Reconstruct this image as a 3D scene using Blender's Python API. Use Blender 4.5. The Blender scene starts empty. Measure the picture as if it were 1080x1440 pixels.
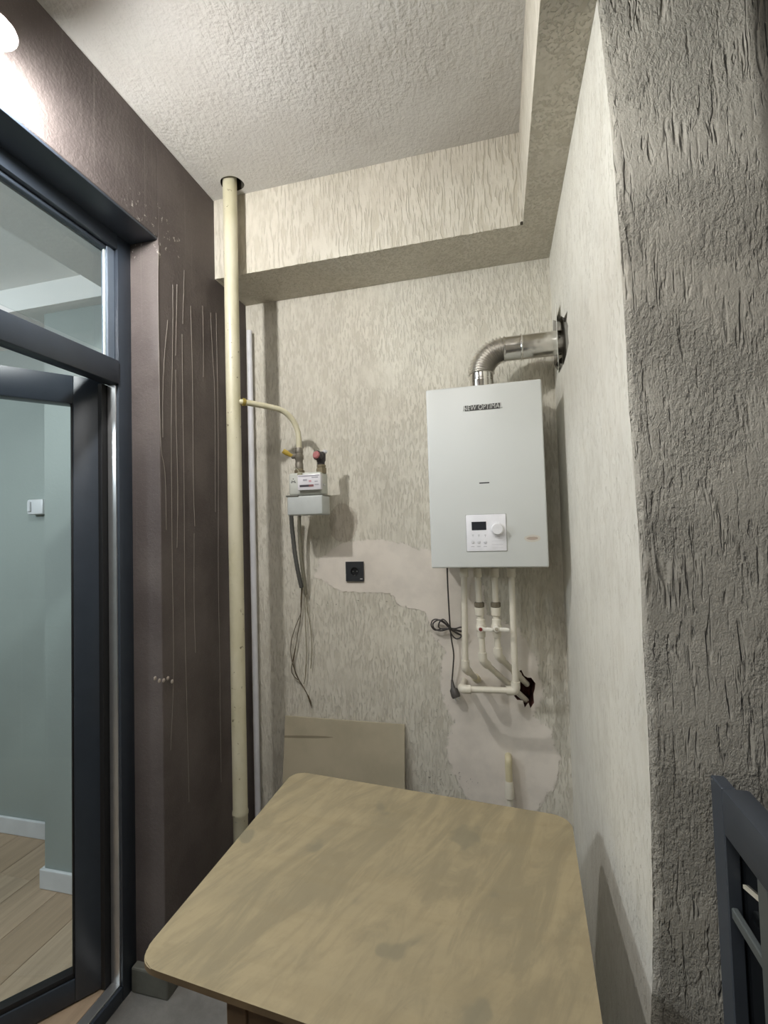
import bpy, bmesh, math, random
from mathutils import Vector, Matrix, noise
from mathutils.geometry import tessellate_polygon
random.seed(7)
SC = bpy.context.scene
COL = SC.collection

# ------------------------------------------------------------------ camera
H = 1.60
cam_r = Vector((0.97015486, 0.24073057, -0.02912614))
cam_u = Vector((0.03742661, -0.02997947, 0.99884958))
cam_f = Vector((-0.23958044, 0.97012887, 0.03809446))
FPX = 653.4246
cd = bpy.data.cameras.new('camera'); cam = bpy.data.objects.new('camera', cd); COL.objects.link(cam)
cd.sensor_fit = 'VERTICAL'; cd.sensor_height = 36.0; cd.sensor_width = 27.0; cd.lens = 36.0 * FPX / 1440.0
cd.clip_start = 0.02
M = Matrix((cam_r, cam_u, -cam_f)).transposed().to_4x4()
M.translation = (0, 0, H)
cam.matrix_world = M
SC.camera = cam

# ------------------------------------------------------------------ world / light / exposure
w = bpy.data.worlds.new('world'); SC.world = w; w.use_nodes = True
w.node_tree.nodes['Background'].inputs[0].default_value = (0.010, 0.013, 0.020, 1)
w.node_tree.nodes['Background'].inputs[1].default_value = 1.0
SC.view_settings.view_transform = 'Standard'; SC.view_settings.look = 'None'
SC.view_settings.gamma = 1.0; SC.view_settings.use_curve_mapping = False
SC.view_settings.exposure = 0.15
LAMP_POWER = 1330.0        # emission of the wall lamp globe
def area(name, loc, size, power, col, rot=(0, 0, 0)):
    l = bpy.data.lights.new(name, 'AREA'); l.shape = 'RECTANGLE'; l.size, l.size_y = size
    l.energy = power; l.color = col
    o = bpy.data.objects.new(name, l); COL.objects.link(o); o.location = loc; o.rotation_euler = rot
    return o
pl_ = bpy.data.lights.new('room_light', 'POINT'); pl_.energy = 74; pl_.shadow_soft_size = .12; pl_.color = (.88, .94, 1.0)   # lamp of the room behind the door
po_ = bpy.data.objects.new('room_light', pl_); COL.objects.link(po_); po_.location = (-2.7, .1, 2.30)
area('fill_light', (-0.35, 0.0, 3.05), (0.7, 0.9), 14.0, (1.0, 0.985, 0.97))       # unseen fill light added under the ceiling above the viewer

# ------------------------------------------------------------------ helpers
def s2l(c):
    return tuple(((x/255.0)/12.92 if x/255.0 <= .04045 else ((x/255.0+.055)/1.055)**2.4) for x in c)
def at(x, y, axis, v):
    """point of the line of sight of photo pixel (x, y) on the real plane axis = v"""
    d = cam_f + cam_r*((x-540)/FPX) - cam_u*((y-720)/FPX)
    if axis == 2: v -= H
    p = d*(v/d[axis]); p.z += H
    return p

class NT:
    def __init__(s, name):
        s.m = bpy.data.materials.new(name); s.m.use_nodes = True; s.t = s.m.node_tree
        s.b = s.t.nodes['Principled BSDF']; s.out = s.t.nodes['Material Output']
    def n(s, typ, **kw):
        nd = s.t.nodes.new(typ)
        for k, v in kw.items(): setattr(nd, k, v)
        return nd
    def l(s, a, b): s.t.links.new(a, b)
    def put(s, sock, v):
        if hasattr(v, 'is_linked') or hasattr(v, 'links'): s.l(v, sock)
        elif isinstance(v, (tuple, list)) and len(v) == 3 and sock.type == 'RGBA': sock.default_value = (*v, 1)
        else: sock.default_value = v
    def math(s, op, a, b=0.0, clamp=False):
        nd = s.n('ShaderNodeMath', operation=op, use_clamp=clamp); s.put(nd.inputs[0], a); s.put(nd.inputs[1], b); return nd.outputs[0]
    def pos(s, world=True):
        return s.n('ShaderNodeNewGeometry').outputs['Position'] if world else s.n('ShaderNodeTexCoord').outputs['Object']
    def scaled(s, v, sc, loc=(0, 0, 0), rot=(0, 0, 0)):
        nd = s.n('ShaderNodeMapping'); s.l(v, nd.inputs['Vector']); nd.inputs['Scale'].default_value = sc
        nd.inputs['Location'].default_value = loc; nd.inputs['Rotation'].default_value = rot; return nd.outputs[0]
    def noise(s, v, scale, detail=3, rough=.55, dist=0.0):
        nd = s.n('ShaderNodeTexNoise'); s.l(v, nd.inputs['Vector']); nd.inputs['Scale'].default_value = scale
        nd.inputs['Detail'].default_value = detail; nd.inputs['Roughness'].default_value = rough
        nd.inputs['Distortion'].default_value = dist; return nd.outputs[0]
    def ramp(s, v, a, b, c=0.0, d=1.0, smooth=True):
        nd = s.n('ShaderNodeMapRange'); nd.interpolation_type = 'SMOOTHSTEP' if smooth else 'LINEAR'
        s.put(nd.inputs[0], v); nd.inputs[1].default_value = a; nd.inputs[2].default_value = b
        nd.inputs[3].default_value = c; nd.inputs[4].default_value = d; return nd.outputs[0]
    def mix(s, f, a, b):
        nd = s.n('ShaderNodeMix', data_type='RGBA'); s.put(nd.inputs[0], f); s.put(nd.inputs[6], a); s.put(nd.inputs[7], b); return nd.outputs[2]
    def bump(s, h, dist, strength=1.0):
        nd = s.n('ShaderNodeBump'); s.l(h, nd.inputs['Height']); nd.inputs['Distance'].default_value = dist
        nd.inputs['Strength'].default_value = strength; s.l(nd.outputs[0], s.b.inputs['Normal']); return nd
    def ellipse(s, pos, c, r, wob, wscale=9):
        """soft-edged 0..1 blot (1 inside) centred at c with radii r, ragged edge"""
        v = s.n('ShaderNodeVectorMath', operation='SUBTRACT'); s.l(pos, v.inputs[0]); v.inputs[1].default_value = c
        d = s.n('ShaderNodeVectorMath', operation='MULTIPLY'); s.l(v.outputs[0], d.inputs[0]); d.inputs[1].default_value = tuple(1/x if x else 0 for x in r)
        ln = s.n('ShaderNodeVectorMath', operation='LENGTH'); s.l(d.outputs[0], ln.inputs[0])
        n = s.noise(pos, wscale, 9, .74)
        e = s.math('ADD', ln.outputs['Value'], s.math('MULTIPLY', s.math('SUBTRACT', n, .5), wob))
        return s.ramp(e, .97, 1.03, 1, 0)

MATS = {}
def simple(name, rgb, rough=.5, metal=0.0, spec=.5, grain=0.0, gscale=80, bump=0.0, var=0.0, emit=None):
    if name in MATS: return MATS[name]
    t = NT(name); c = s2l(rgb)
    t.b.inputs['Roughness'].default_value = rough; t.b.inputs['Metallic'].default_value = metal
    t.b.inputs['Specular IOR Level'].default_value = spec
    p = t.pos(False)
    v = var or .05
    n = t.noise(p, 14, 4)
    t.l(t.mix(t.ramp(n, .3, .7), tuple(x*(1-v) for x in c), tuple(min(1, x*(1+v)) for x in c)), t.b.inputs['Base Color'])
    if bump: t.bump(t.noise(p, gscale, 3), bump)
    if emit:
        t.b.inputs['Emission Color'].default_value = (*s2l(emit[0]), 1); t.b.inputs['Emission Strength'].default_value = emit[1]
    MATS[name] = t.m; return t.m

def stucco(name, base, dark_tone, gdepth=.005, hs=60, vs=7, lo=.56, hi=.64, fine=.25, fscale=220, patches=(), patch_col=None, extra=None, dark_amt=.5, cover=(.35, .55), pit=.0):
    """bark-beetle render: long vertical scratches cut in a gritty coat"""
    t = NT(name); p = t.pos(True)
    g = t.noise(t.scaled(p, (hs, hs, vs)), 1.0, 2.5, .5, .35)
    g = t.ramp(g, lo, hi)
    g2 = t.ramp(t.noise(t.scaled(p, (hs*.45, hs*.45, vs*.6), (3, 5, 7)), 1.0, 2, .5, .4), lo+.06, hi+.05)
    cov = t.ramp(t.noise(p, 5.5, 3), *cover)
    g = t.math('MULTIPLY', t.math('MAXIMUM', g, g2), cov)
    if pit:
        s_ = t.ramp(t.noise(t.scaled(p, (120, 120, 20), (1, 2, 3)), 1.0, 2.5, .6, .2), .58, .70)
        g = t.math('MAXIMUM', g, t.math('MULTIPLY', s_, t.ramp(t.noise(p, 7.0, 3), .40, .55, .15, .85)))
    if pit:
        g = t.math('ADD', g, t.math('MULTIPLY', t.math('MULTIPLY', t.math('SUBTRACT', t.noise(t.scaled(p, (1, 1, .55)), 120, 4, .7), .35), pit*2.5), t.math('ADD', t.ramp(t.noise(p, 4.0, 3), .42, .60), .18)))
    f = t.noise(p, fscale, 3, .6)
    med = t.noise(p, 22, 3)
    h = t.math('SUBTRACT', t.math('ADD', t.math('MULTIPLY', f, fine), t.math('MULTIPLY', med, .35)), g)
    big = t.noise(p, 2.3, 5, .6)
    grime = t.ramp(t.noise(t.scaled(p, (1, 1, .35)), 34, 5, .65), .42, .74)
    c = t.mix(t.ramp(big, .35, .65), s2l(base), tuple(x*.90 for x in s2l(base)))
    c = t.mix(t.math('MULTIPLY', t.math('MAXIMUM', g, grime), dark_amt), c, s2l(dark_tone))  # grooves and grime both shift towards the darker tone
    if patches:
        m = None
        for (cc, rr, wob) in patches:
            e = t.ellipse(p, cc, rr, wob); m = e if m is None else t.math('MAXIMUM', m, e)
        pc = t.mix(t.ramp(t.noise(p, 9, 5), .35, .7), s2l(patch_col), tuple(x*.87 for x in s2l(patch_col)))
        c = t.mix(m, c, pc)
        smooth = t.math('ADD', t.math('MULTIPLY', t.noise(p, 26, 4), .45), .55)
        nd = t.n('ShaderNodeMix', data_type='FLOAT'); t.put(nd.inputs[0], m); t.put(nd.inputs[2], h); t.put(nd.inputs[3], smooth); h = nd.outputs[0]
    if extra: c = extra(t, p, c)
    t.l(c, t.b.inputs['Base Color'])
    t.b.inputs['Roughness'].default_value = .85; t.b.inputs['Specular IOR Level'].default_value = .25
    t.bump(h, gdepth)
    MATS[name] = t.m; return t.m

# --- mesh helpers (all coordinates are world coordinates)
def bmx(): return bmesh.new()
def box(bm, lo, hi, bev=0.0, seg=1):
    vs = [bm.verts.new((x, y, z)) for x in (lo[0], hi[0]) for y in (lo[1], hi[1]) for z in (lo[2], hi[2])]
    fs = [(0, 1, 3, 2), (4, 6, 7, 5), (0, 4, 5, 1), (2, 3, 7, 6), (0, 2, 6, 4), (1, 5, 7, 3)]
    faces = [bm.faces.new([vs[i] for i in f]) for f in fs]
    if bev:
        es = list({e for f in faces for e in f.edges})
        bmesh.ops.bevel(bm, geom=es, offset=bev, segments=seg, affect='EDGES', profile=.5)
    return vs
def obox(bm, o, ax, ay, az, bev=0.0, seg=1):
    """box from corner o along the three edge vectors"""
    o, ax, ay, az = map(Vector, (o, ax, ay, az))
    vs = [bm.verts.new(o+ax*i+ay*j+az*k) for i in (0, 1) for j in (0, 1) for k in (0, 1)]
    faces = [bm.faces.new([vs[i] for i in f]) for f in [(0, 1, 3, 2), (4, 6, 7, 5), (0, 4, 5, 1), (2, 3, 7, 6), (0, 2, 6, 4), (1, 5, 7, 3)]]
    if bev:
        es = list({e for f in faces for e in f.edges})
        bmesh.ops.bevel(bm, geom=es, offset=bev, segments=seg, affect='EDGES', profile=.5)
def sweep(bm, pts, rad, seg=16, cap=True, flat=1.0, up=None):
    pts = [Vector(p) for p in pts]; n = len(pts)
    if not hasattr(rad, '__len__'): rad = [rad]*n
    T = []
    for i in range(n):
        a = pts[max(0, i-1)]; b = pts[min(n-1, i+1)]
        d = b-a; T.append(d.normalized() if d.length > 1e-9 else (T[-1] if T else Vector((0, 0, 1))))
    ref = Vector(up) if up else (Vector((0, 1, 0)) if abs(T[0].y) < .9 else Vector((1, 0, 0)))
    N = (ref - T[0]*ref.dot(T[0])).normalized(); rings = []
    for i in range(n):
        N = (N - T[i]*N.dot(T[i])).normalized(); B = T[i].cross(N)
        rings.append([bm.verts.new(pts[i] + (N*math.cos(2*math.pi*k/seg)*flat + B*math.sin(2*math.pi*k/seg))*rad[i]) for k in range(seg)])
    for i in range(n-1):
        for k in range(seg):
            bm.faces.new((rings[i][k], rings[i][(k+1) % seg], rings[i+1][(k+1) % seg], rings[i+1][k]))
    if cap:
        bm.faces.new(list(reversed(rings[0]))); bm.faces.new(rings[-1])
def lathe(bm, base, axis, prof, seg=24, cap=True):
    """prof: list of (distance along axis, radius)"""
    a = Vector(axis).normalized(); base = Vector(base)
    ref = Vector((0, 0, 1)) if abs(a.z) < .9 else Vector((1, 0, 0))
    N = (ref-a*ref.dot(a)).normalized(); B = a.cross(N); rings = []
    for d, r in prof:
        rings.append([bm.verts.new(base+a*d+(N*math.cos(2*math.pi*k/seg)+B*math.sin(2*math.pi*k/seg))*max(r, 1e-5)) for k in range(seg)])
    for i in range(len(rings)-1):
        for k in range(seg):
            bm.faces.new((rings[i][k], rings[i][(k+1) % seg], rings[i+1][(k+1) % seg], rings[i+1][k]))
    if cap:
        bm.faces.new(list(reversed(rings[0]))); bm.faces.new(rings[-1])
def smooth_path(pts, n=8):
    pts = [Vector(p) for p in pts]; P = [2*pts[0]-pts[1]]+pts+[2*pts[-1]-pts[-2]]; out = []
    for i in range(1, len(P)-2):
        for k in range(n):
            t = k/n; a, b, c, d = P[i-1], P[i], P[i+1], P[i+2]
            out.append(.5*((2*b)+(c-a)*t+(2*a-5*b+4*c-d)*t*t+(3*b-a-3*c+d)*t**3))
    out.append(pts[-1]); return out
def bend(pts, r, n=6):
    """polyline with rounded corners of radius r"""
    pts = [Vector(p) for p in pts]; out = [pts[0]]
    for i in range(1, len(pts)-1):
        a, b, c = pts[i-1], pts[i], pts[i+1]
        ra = min(r, (a-b).length*.45, (c-b).length*.45)
        p = b+(a-b).normalized()*ra; q = b+(c-b).normalized()*ra
        for k in range(n+1):
            t = k/n; out.append(p*(1-t)**2+b*2*t*(1-t)+q*t*t)
    out.append(pts[-1]); return out

def finish(bm, smooth, recalc=True):
    if recalc: bmesh.ops.recalc_face_normals(bm, faces=bm.faces[:])
    if smooth:
        for f in bm.faces: f.smooth = True
        for e in bm.edges:
            if len(e.link_faces) == 2 and e.calc_face_angle(0) > math.radians(35): e.smooth = False
def mesh(name, bm, mat, parent=None, smooth=True, recalc=True, origin=None):
    finish(bm, smooth, recalc)
    if origin is None and parent is None:
        xs = [v.co for v in bm.verts]
        origin = Vector(((min(v.x for v in xs)+max(v.x for v in xs))/2, (min(v.y for v in xs)+max(v.y for v in xs))/2, min(v.z for v in xs)))
    if parent is not None:
        base = Vector((0, 0, 0)); q = parent
        while q: base += q.location; q = q.parent
        if origin is None: origin = base
    origin = Vector(origin)
    for v in bm.verts: v.co -= origin
    me = bpy.data.meshes.new(name); bm.to_mesh(me); bm.free()
    for m in (mat if isinstance(mat, (list, tuple)) else [mat]): me.materials.append(m)
    o = bpy.data.objects.new(name, me); COL.objects.link(o)
    if parent is not None:
        o.parent = parent; o.location = origin-base
    else: o.location = origin
    return o
def tag(o, label, cat, group=None, kind=None):
    o['label'] = label; o['category'] = cat
    if group: o['group'] = group
    if kind: o['kind'] = kind
    return o
def thing(name, label, cat, loc, group=None):
    o = bpy.data.objects.new(name, None); COL.objects.link(o); o.location = loc; o.empty_display_size = .05
    return tag(o, label, cat, group)
def struct(name, bm, mat, label, smooth=False, parent=None, cat='building'):
    o = mesh(name, bm, mat, parent, smooth)
    if parent is None:
        o['kind'] = 'structure'; o['label'] = label; o['category'] = cat
    return o
def face_with_holes(bm, outer, holes, depth_vec=None):
    """flat wall face with cut-outs, each with side walls and a bottom depth_vec behind the face"""
    loops = [[Vector(p) for p in outer]]+[[Vector(p) for p in h] for h in holes]
    flat = [p for l in loops for p in l]; vs = [bm.verts.new(p) for p in flat]
    for tri in tessellate_polygon(loops):
        try: bm.faces.new([vs[i] for i in tri])
        except ValueError: pass
    return vs

# ------------------------------------------------------------------ main dimensions
XL, XR, YB, ZC, ZB = -1.198, .251, 2.072, 3.108, 2.746
YBM, XBM = 1.811, .130
YP, XP = .970, .525

# ------------------------------------------------------------------ materials of the setting
def pv(x, y): p = at(x, y, 1, YB); return (p.x, p.y, p.z)
BACKPATCH = [(pv(526, 797), (.30, 0, .125), .6), (pv(590, 820), (.15, 0, .12), .7), (pv(640, 850), (.13, 0, .22), .6), (pv(690, 960), (.21, 0, .28), .5), (pv(705, 1065), (.225, 0, .25), .45)]
def backspots(t, p, c):
    sp = t.ramp(t.noise(p, 60, 4, .7), .63, .70)
    zone = t.math('MAXIMUM', t.ellipse(p, pv(612, 1015), (.09, 0, .08), .9), t.ellipse(p, pv(625, 1100), (.17, 0, .06), .9))
    zone = t.math('MAXIMUM', zone, t.ellipse(p, pv(500, 850), (.3, 0, .02), 1.1))
    c = t.mix(t.math('MULTIPLY', sp, t.math('MULTIPLY', zone, .75)), c, s2l((62, 58, 46)))
    bl = t.math('MULTIPLY', t.ellipse(p, pv(482, 735), (.07, 0, .09), .8), .30)
    return t.mix(bl, c, s2l((120, 92, 70)))
M_BACK = stucco('pale_render_wall', (222, 217, 203), (160, 152, 133), gdepth=.0019, hs=125, vs=24, lo=.50, hi=.62, fine=.30, fscale=160,
                patches=BACKPATCH, patch_col=(230, 222, 211), extra=backspots, dark_amt=.34, cover=(.25, .5))
M_RIGHT = stucco('grey_scratched_render', (200, 195, 182), (158, 150, 133), gdepth=.0060, hs=80, vs=9, lo=.56, hi=.70, fine=.22, fscale=280, dark_amt=.10, cover=(.40, .54), pit=.9)
M_SIDE = stucco('cream_side_render', (228, 225, 214), (180, 172, 152), gdepth=.0016, hs=150, vs=45, lo=.56, hi=.68, fine=.5, fscale=240, dark_amt=.30, cover=(.3, .5))
M_BEAM = stucco('cream_beam_render', (212, 206, 192), (158, 150, 128), gdepth=.0022, hs=90, vs=12, lo=.50, hi=.62, fine=.25, fscale=180, dark_amt=.36, cover=(.25, .5))

def ceiling_mat():
    t = NT('ceiling_render'); p = t.pos(True)
    a = t.ramp(t.noise(t.scaled(p, (1, .5, 1), rot=(0, 0, .25)), 85, 2, .5, .6), .42, .68)
    b = t.ramp(t.noise(t.scaled(p, (.6, 1, 1), rot=(0, 0, .6)), 70, 2, .5, .6), .45, .70)
    f = t.noise(p, 190, 3, .6)
    far = t.ramp(t.noise(p, 2.5, 3), .35, .6, .45, 1)
    a = t.noise(t.scaled(p, (1, .5, 1), rot=(0, 0, .25)), 62, 2.5, .55, .3); b = t.noise(t.scaled(p, (.7, 1, 1), rot=(0, 0, .6)), 100, 2, .5)
    h = t.math('ADD', t.math('MULTIPLY', t.math('ADD', t.math('MULTIPLY', a, 1.7), t.math('MULTIPLY', b, .9)), far), t.math('MULTIPLY', f, .3))
    c = t.mix(t.ramp(t.noise(p, 3, 4), .35, .65), s2l((202, 200, 195)), s2l((194, 191, 185)))
    t.l(c, t.b.inputs['Base Color']); t.b.inputs['Roughness'].default_value = .8; t.b.inputs['Specular IOR Level'].default_value = .3
    t.bump(h, .0035); return t.m
M_CEIL = ceiling_mat()

def brown_mat():
    t = NT('brown_grit_render'); p = t.pos(True)
    f = t.noise(p, 240, 3, .7); g = t.noise(p, 90, 3)
    sp = t.ramp(t.noise(p, 330, 2, .6), .66, .72)
    streak = t.ramp(t.noise(t.scaled(p, (110, 110, 1.2)), 1.0, 3, .6), .60, .80)
    up = t.n('ShaderNodeSeparateXYZ'); t.l(p, up.inputs[0])
    streak = t.math('MULTIPLY', streak, t.ramp(up.outputs[2], 1.2, 2.3, .0, .3))
    chip = t.math('MULTIPLY', t.ramp(t.noise(p, 45, 4, .7), .60, .68), t.ellipse(p, (XL, 1.44, 2.75), (.2, .16, .10), .8))
    c = t.mix(t.ramp(t.noise(p, 3.2, 5), .35, .65), s2l((102, 94, 91)), s2l((86, 78, 76)))
    c = t.mix(t.math('MULTIPLY', sp, .35), c, s2l((160, 152, 145)))
    c = t.mix(streak, c, s2l((150, 144, 138)))
    c = t.mix(t.math('MULTIPLY', chip, .8), c, s2l((190, 184, 176)))
    t.l(c, t.b.inputs['Base Color']); t.b.inputs['Roughness'].default_value = .7; t.b.inputs['Specular IOR Level'].default_value = .35
    t.bump(t.math('ADD', t.math('MULTIPLY', f, .6), g), .0016); return t.m
M_BROWN = brown_mat()

def concrete_mat():
    t = NT('floor_concrete'); p = t.pos(True)
    c = t.mix(t.ramp(t.noise(p, 5, 6, .65), .3, .7), s2l((132, 130, 126)), s2l((104, 102, 98)))
    t.l(c, t.b.inputs['Base Color']); t.b.inputs['Roughness'].default_value = .8; t.bump(t.noise(p, 60, 4), .002); return t.m
M_CONC = concrete_mat()
def paint(name, rgb, b=.0006):
    t = NT(name); p = t.pos(True)
    c = t.mix(t.ramp(t.noise(p, 2, 4), .3, .7), s2l(rgb), tuple(x*.94 for x in s2l(rgb)))
    t.l(c, t.b.inputs['Base Color']); t.b.inputs['Roughness'].default_value = .6; t.bump(t.noise(p, 70, 3), b); return t.m
M_GREEN = paint('grey_green_paint', (146, 154, 150)); M_WHITEP = paint('white_ceiling_paint', (226, 226, 222))
M_TRIM = simple('white_trim', (200, 201, 203), .35)
M_PLINTH = simple('grey_green_stone', (104, 104, 96), .6, var=.15, bump=.001)
M_DARK = simple("recess_dark", (70, 66, 58), .95, var=.2, bump=.003, gscale=60)
M_BRICK = simple('red_brick_core', (96, 60, 52), .95, var=.25, bump=.004, gscale=50)
M_FRAME = simple('anthracite_frame', (50, 57, 66), .38, spec=.5)
M_ALU = simple('bare_aluminium', (205, 205, 205), .28, metal=.85)
M_GASK = simple('black_gasket', (18, 18, 20), .6)
def glass_mat(name='clear_glass', tint=(.93, .96, .96)):
    t = NT(name)
    tr = t.n('ShaderNodeBsdfTransparent'); tr.inputs[0].default_value = (*tint, 1)
    gl = t.n('ShaderNodeBsdfGlossy'); gl.inputs['Roughness'].default_value = .02
    fr = t.n('ShaderNodeFresnel'); fr.inputs[0].default_value = 1.5; bk = t.n('ShaderNodeNewGeometry').outputs['Backfacing']
    mx = t.n('ShaderNodeMixShader'); t.l(t.math('MULTIPLY', fr.outputs[0], t.math('SUBTRACT', 1.0, bk)), mx.inputs[0]); t.l(tr.outputs[0], mx.inputs[1]); t.l(gl.outputs[0], mx.inputs[2])
    t.l(mx.outputs[0], t.out.inputs['Surface']); return t.m
M_GLASS = glass_mat()
M_NIGHT = simple('dark_tinted_glass', (22, 24, 26), .12)

# ------------------------------------------------------------------ large structure
# floor of the balcony
b = bmx(); box(b, (XL-.30, -1.6, -.12), (.62, YB+.2, 0)); struct('floor', b, M_CONC, 'grey concrete balcony floor under the table', cat='floor')

# ceiling with the hole where the gas riser goes up
PX, PY, PR = -1.073, 1.742, .0295
hc = (-1.062, 1.742)
hole = [(hc[0]+.050*math.cos(a)*(1+.05*math.sin(3*a)), hc[1]+.046*math.sin(a)*(1+.06*math.cos(2*a)), ZC) for a in [i*2*math.pi/24 for i in range(24)]]
b = bmx()
face_with_holes(b, [(XL-.3, -1.6, ZC), (.62, -1.6, ZC), (.62, YB+.2, ZC), (XL-.3, YB+.2, ZC)], [hole])
for i in range(24):
    p, q = hole[i], hole[(i+1) % 24]
    b.faces.new([b.verts.new(v) for v in (p, q, (q[0], q[1], ZC+.10), (p[0], p[1], ZC+.10))]).material_index = 1
box(b, (XL-.3, -1.6, ZC+.10), (.62, YB+.2, ZC+.2))
bmesh.ops.remove_doubles(b, verts=b.verts[:], dist=1e-5)
struct('ceiling', b, [M_CEIL, M_DARK], 'cream textured plaster ceiling with a round hole for the pipe', cat='ceiling')

# back wall with the broken-out hole where the water pipes enter
hp = [(729, 944), (733, 942), (737, 950), (742, 953), (747, 953), (753, 961), (752, 969), (750, 976), (751, 988), (746, 996), (743, 988), (738, 995), (735, 985), (727, 984), (721, 976), (727, 970), (731, 962), (733, 953)]
wh = [tuple(at(x, y, 1, YB)) for x, y in hp]
b = bmx(); face_with_holes(b, [(XL-.02, YB, 0), (XR+.02, YB, 0), (XR+.02, YB, ZC), (XL-.02, YB, ZC)], [wh])
wallb = struct('wall_back', b, M_BACK, 'pale scratched plaster back wall with smooth repair patches', cat='wall')
def recess(name, ring, dv, mat, parent):
    b = bmx(); dv = Vector(dv)
    top = [b.verts.new(Vector(p)) for p in ring]; c = sum((Vector(p) for p in ring), Vector())/len(ring)
    bot = [b.verts.new(c+(Vector(p)-c)*.92+dv+Vector((random.uniform(-.004, .004), random.uniform(-.004, .004), random.uniform(-.004, .004)))) for p in ring]
    n = len(ring)
    for i in range(n): b.faces.new((top[i], top[(i+1) % n], bot[(i+1) % n], bot[i]))
    cv = b.verts.new(c+dv*1.1)
    for i in range(n): b.faces.new((bot[i], bot[(i+1) % n], cv))
    o = mesh(name, b, mat, parent, smooth=False); return o
o = recess('wall_recess', wh, (0, .10, 0), M_BRICK, wallb); o['label'] = 'broken hole showing dark red brick'
b = bmx(); box(b, (XL-.3, YB+.14, 0), (.62, YB+.2, ZC)); mesh('wall_core', b, M_DARK, wallb, smooth=False)

# right wall and the pier it turns into; the pier's arris wanders as it was trowelled
arris = [(840, 6), (844, 36), (851, 100), (858, 167), (865, 250), (871, 333), (875, 400), (878, 445), (884, 567), (891, 657), (896.5, 730), (900.5, 806), (903.5, 896), (905.5, 930), (910, 1012), (913, 1080), (916, 1181), (918, 1275), (917, 1387), (915, 1440)]
az = [(p.z, p.y) for p in (at(x, y, 0, XR) for x, y in arris)]
az.sort()
def arris_y(z):
    if z <= az[0][0]: return az[0][1]
    if z >= az[-1][0]: return az[-1][1]
    for (z0, y0), (z1, y1) in zip(az, az[1:]):
        if z0 <= z <= z1: return y0+(y1-y0)*(z-z0)/(z1-z0)
N = 200
edge = []
for i in range(N+1):
    z = ZC*i/N
    edge.append(Vector((XR, arris_y(z)+random.uniform(-.0016, .0016), z))); 
fh = [(798, 437), (797, 452), (799, 458), (798.5, 470), (800, 482), (797, 497), (793, 512), (788, 516), (784, 521), (779, 512), (777, 480), (778, 450), (786, 452), (789, 444), (793, 447)]
fhole = [tuple(at(x, y, 0, XR)) for x, y in fh]
b = bmx()
outer = [tuple(e) for e in edge]+[(XR, YB+.02, ZC), (XR, YB+.02, 0)]
face_with_holes(b, outer, [fhole])
# pier front: strip of quads between the wandering arris and the outer corner
def pier_out(z): return Vector((.500+(ZC-z)*.036+.004*noise.noise(Vector((0, 3, z*9))), YP, z))
nside = len(b.faces)
prev = None
for e in edge:
    cols = []
    o = pier_out(e.z)
    for k in range(8):
        p = e if k == 0 else Vector((XR, arris_y(e.z), e.z)).lerp(o, [0, .05, .2, .35, .5, .7, .85, 1][k])
        p = p.copy()
        if 0 < k < 7: p.y += .0009*noise.noise(Vector((p.x*14, 1.0, p.z*6)))
        cols.append(b.verts.new(p))
    cols.append(b.verts.new((o.x+.003, YP+.3, o.z)))
    if prev:
        for k in range(8): b.faces.new((prev[k], prev[k+1], cols[k+1], cols[k]))
    prev = cols
b.faces.ensure_lookup_table()
for f_ in b.faces[nside:]: f_.material_index = 1; f_.smooth = True
bmesh.ops.remove_doubles(b, verts=b.verts[:], dist=1e-5)
wallr = struct('wall_right', b, [M_SIDE, M_RIGHT], 'grey pier and side wall in deeply scratched plaster on the right', cat='wall')
o = recess('wall_recess', fhole, (.014, 0, 0), simple('broken_render', (150, 146, 136), .9, var=.2, bump=.003, gscale=60), wallr); o['label'] = 'ragged grey hole in the plaster around the flue'

for (cx_, cy_) in ((797, 440), (795, 448), (788, 447), (786, 512), (790, 507)):
    b = bmx(); lathe(b, at(cx_, cy_, 0, XR+.012), (-1, 0, 0), [(0, .012), (.006, .010), (.010, .003)], 7)
    mesh('dark_chip', b, M_DARK, wallr, smooth=False)

# left wall: pillar, lintel over the door and the stretch nearer the viewer
DY0, DY1, DZ, XI = .36, 1.45, 2.715, -1.385
b = bmx()
box(b, (XI, DY1, 0), (XL, YB+.02, ZC), .004, 2); box(b, (XI, DY0, DZ), (XL, DY1+.002, ZC), .003, 1); box(b, (XI, -1.6, 0), (XL, DY0, ZC))
walll = struct('wall_left', b, M_BROWN, 'dark brown gritty plaster wall with pale streaks, around the glazed door', cat='wall')
M_DRIP = simple('dried_drip', (140, 132, 124), .6)
drips = [[(223, 345), (222, 400), (223, 470), (226, 620), (232, 665), (234, 745)], [(236, 450), (231, 505), (229, 560), (229, 615)],
 [(243, 400), (243, 470), (241, 600), (242, 760), (244, 940), (240, 1055)], [(247, 520), (248, 600), (250, 690), (249, 770)],
 [(256, 470), (257, 560), (259, 700), (260, 870), (263, 1000), (266, 1128)], [(268, 430), (270, 500), (271, 560), (272, 680), (274, 740)], [(273, 750), (273, 850), (275, 918)],
 [(296, 440), (299, 500), (302, 560), (303, 720)], [(304, 440), (307, 620), (307, 800), (309, 930), (311, 1100)],
 [(285, 430), (286, 480), (286, 530)], [(249, 400), (248, 450), (247, 500)], [(259, 380), (258, 420), (257, 455)]]
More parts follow.
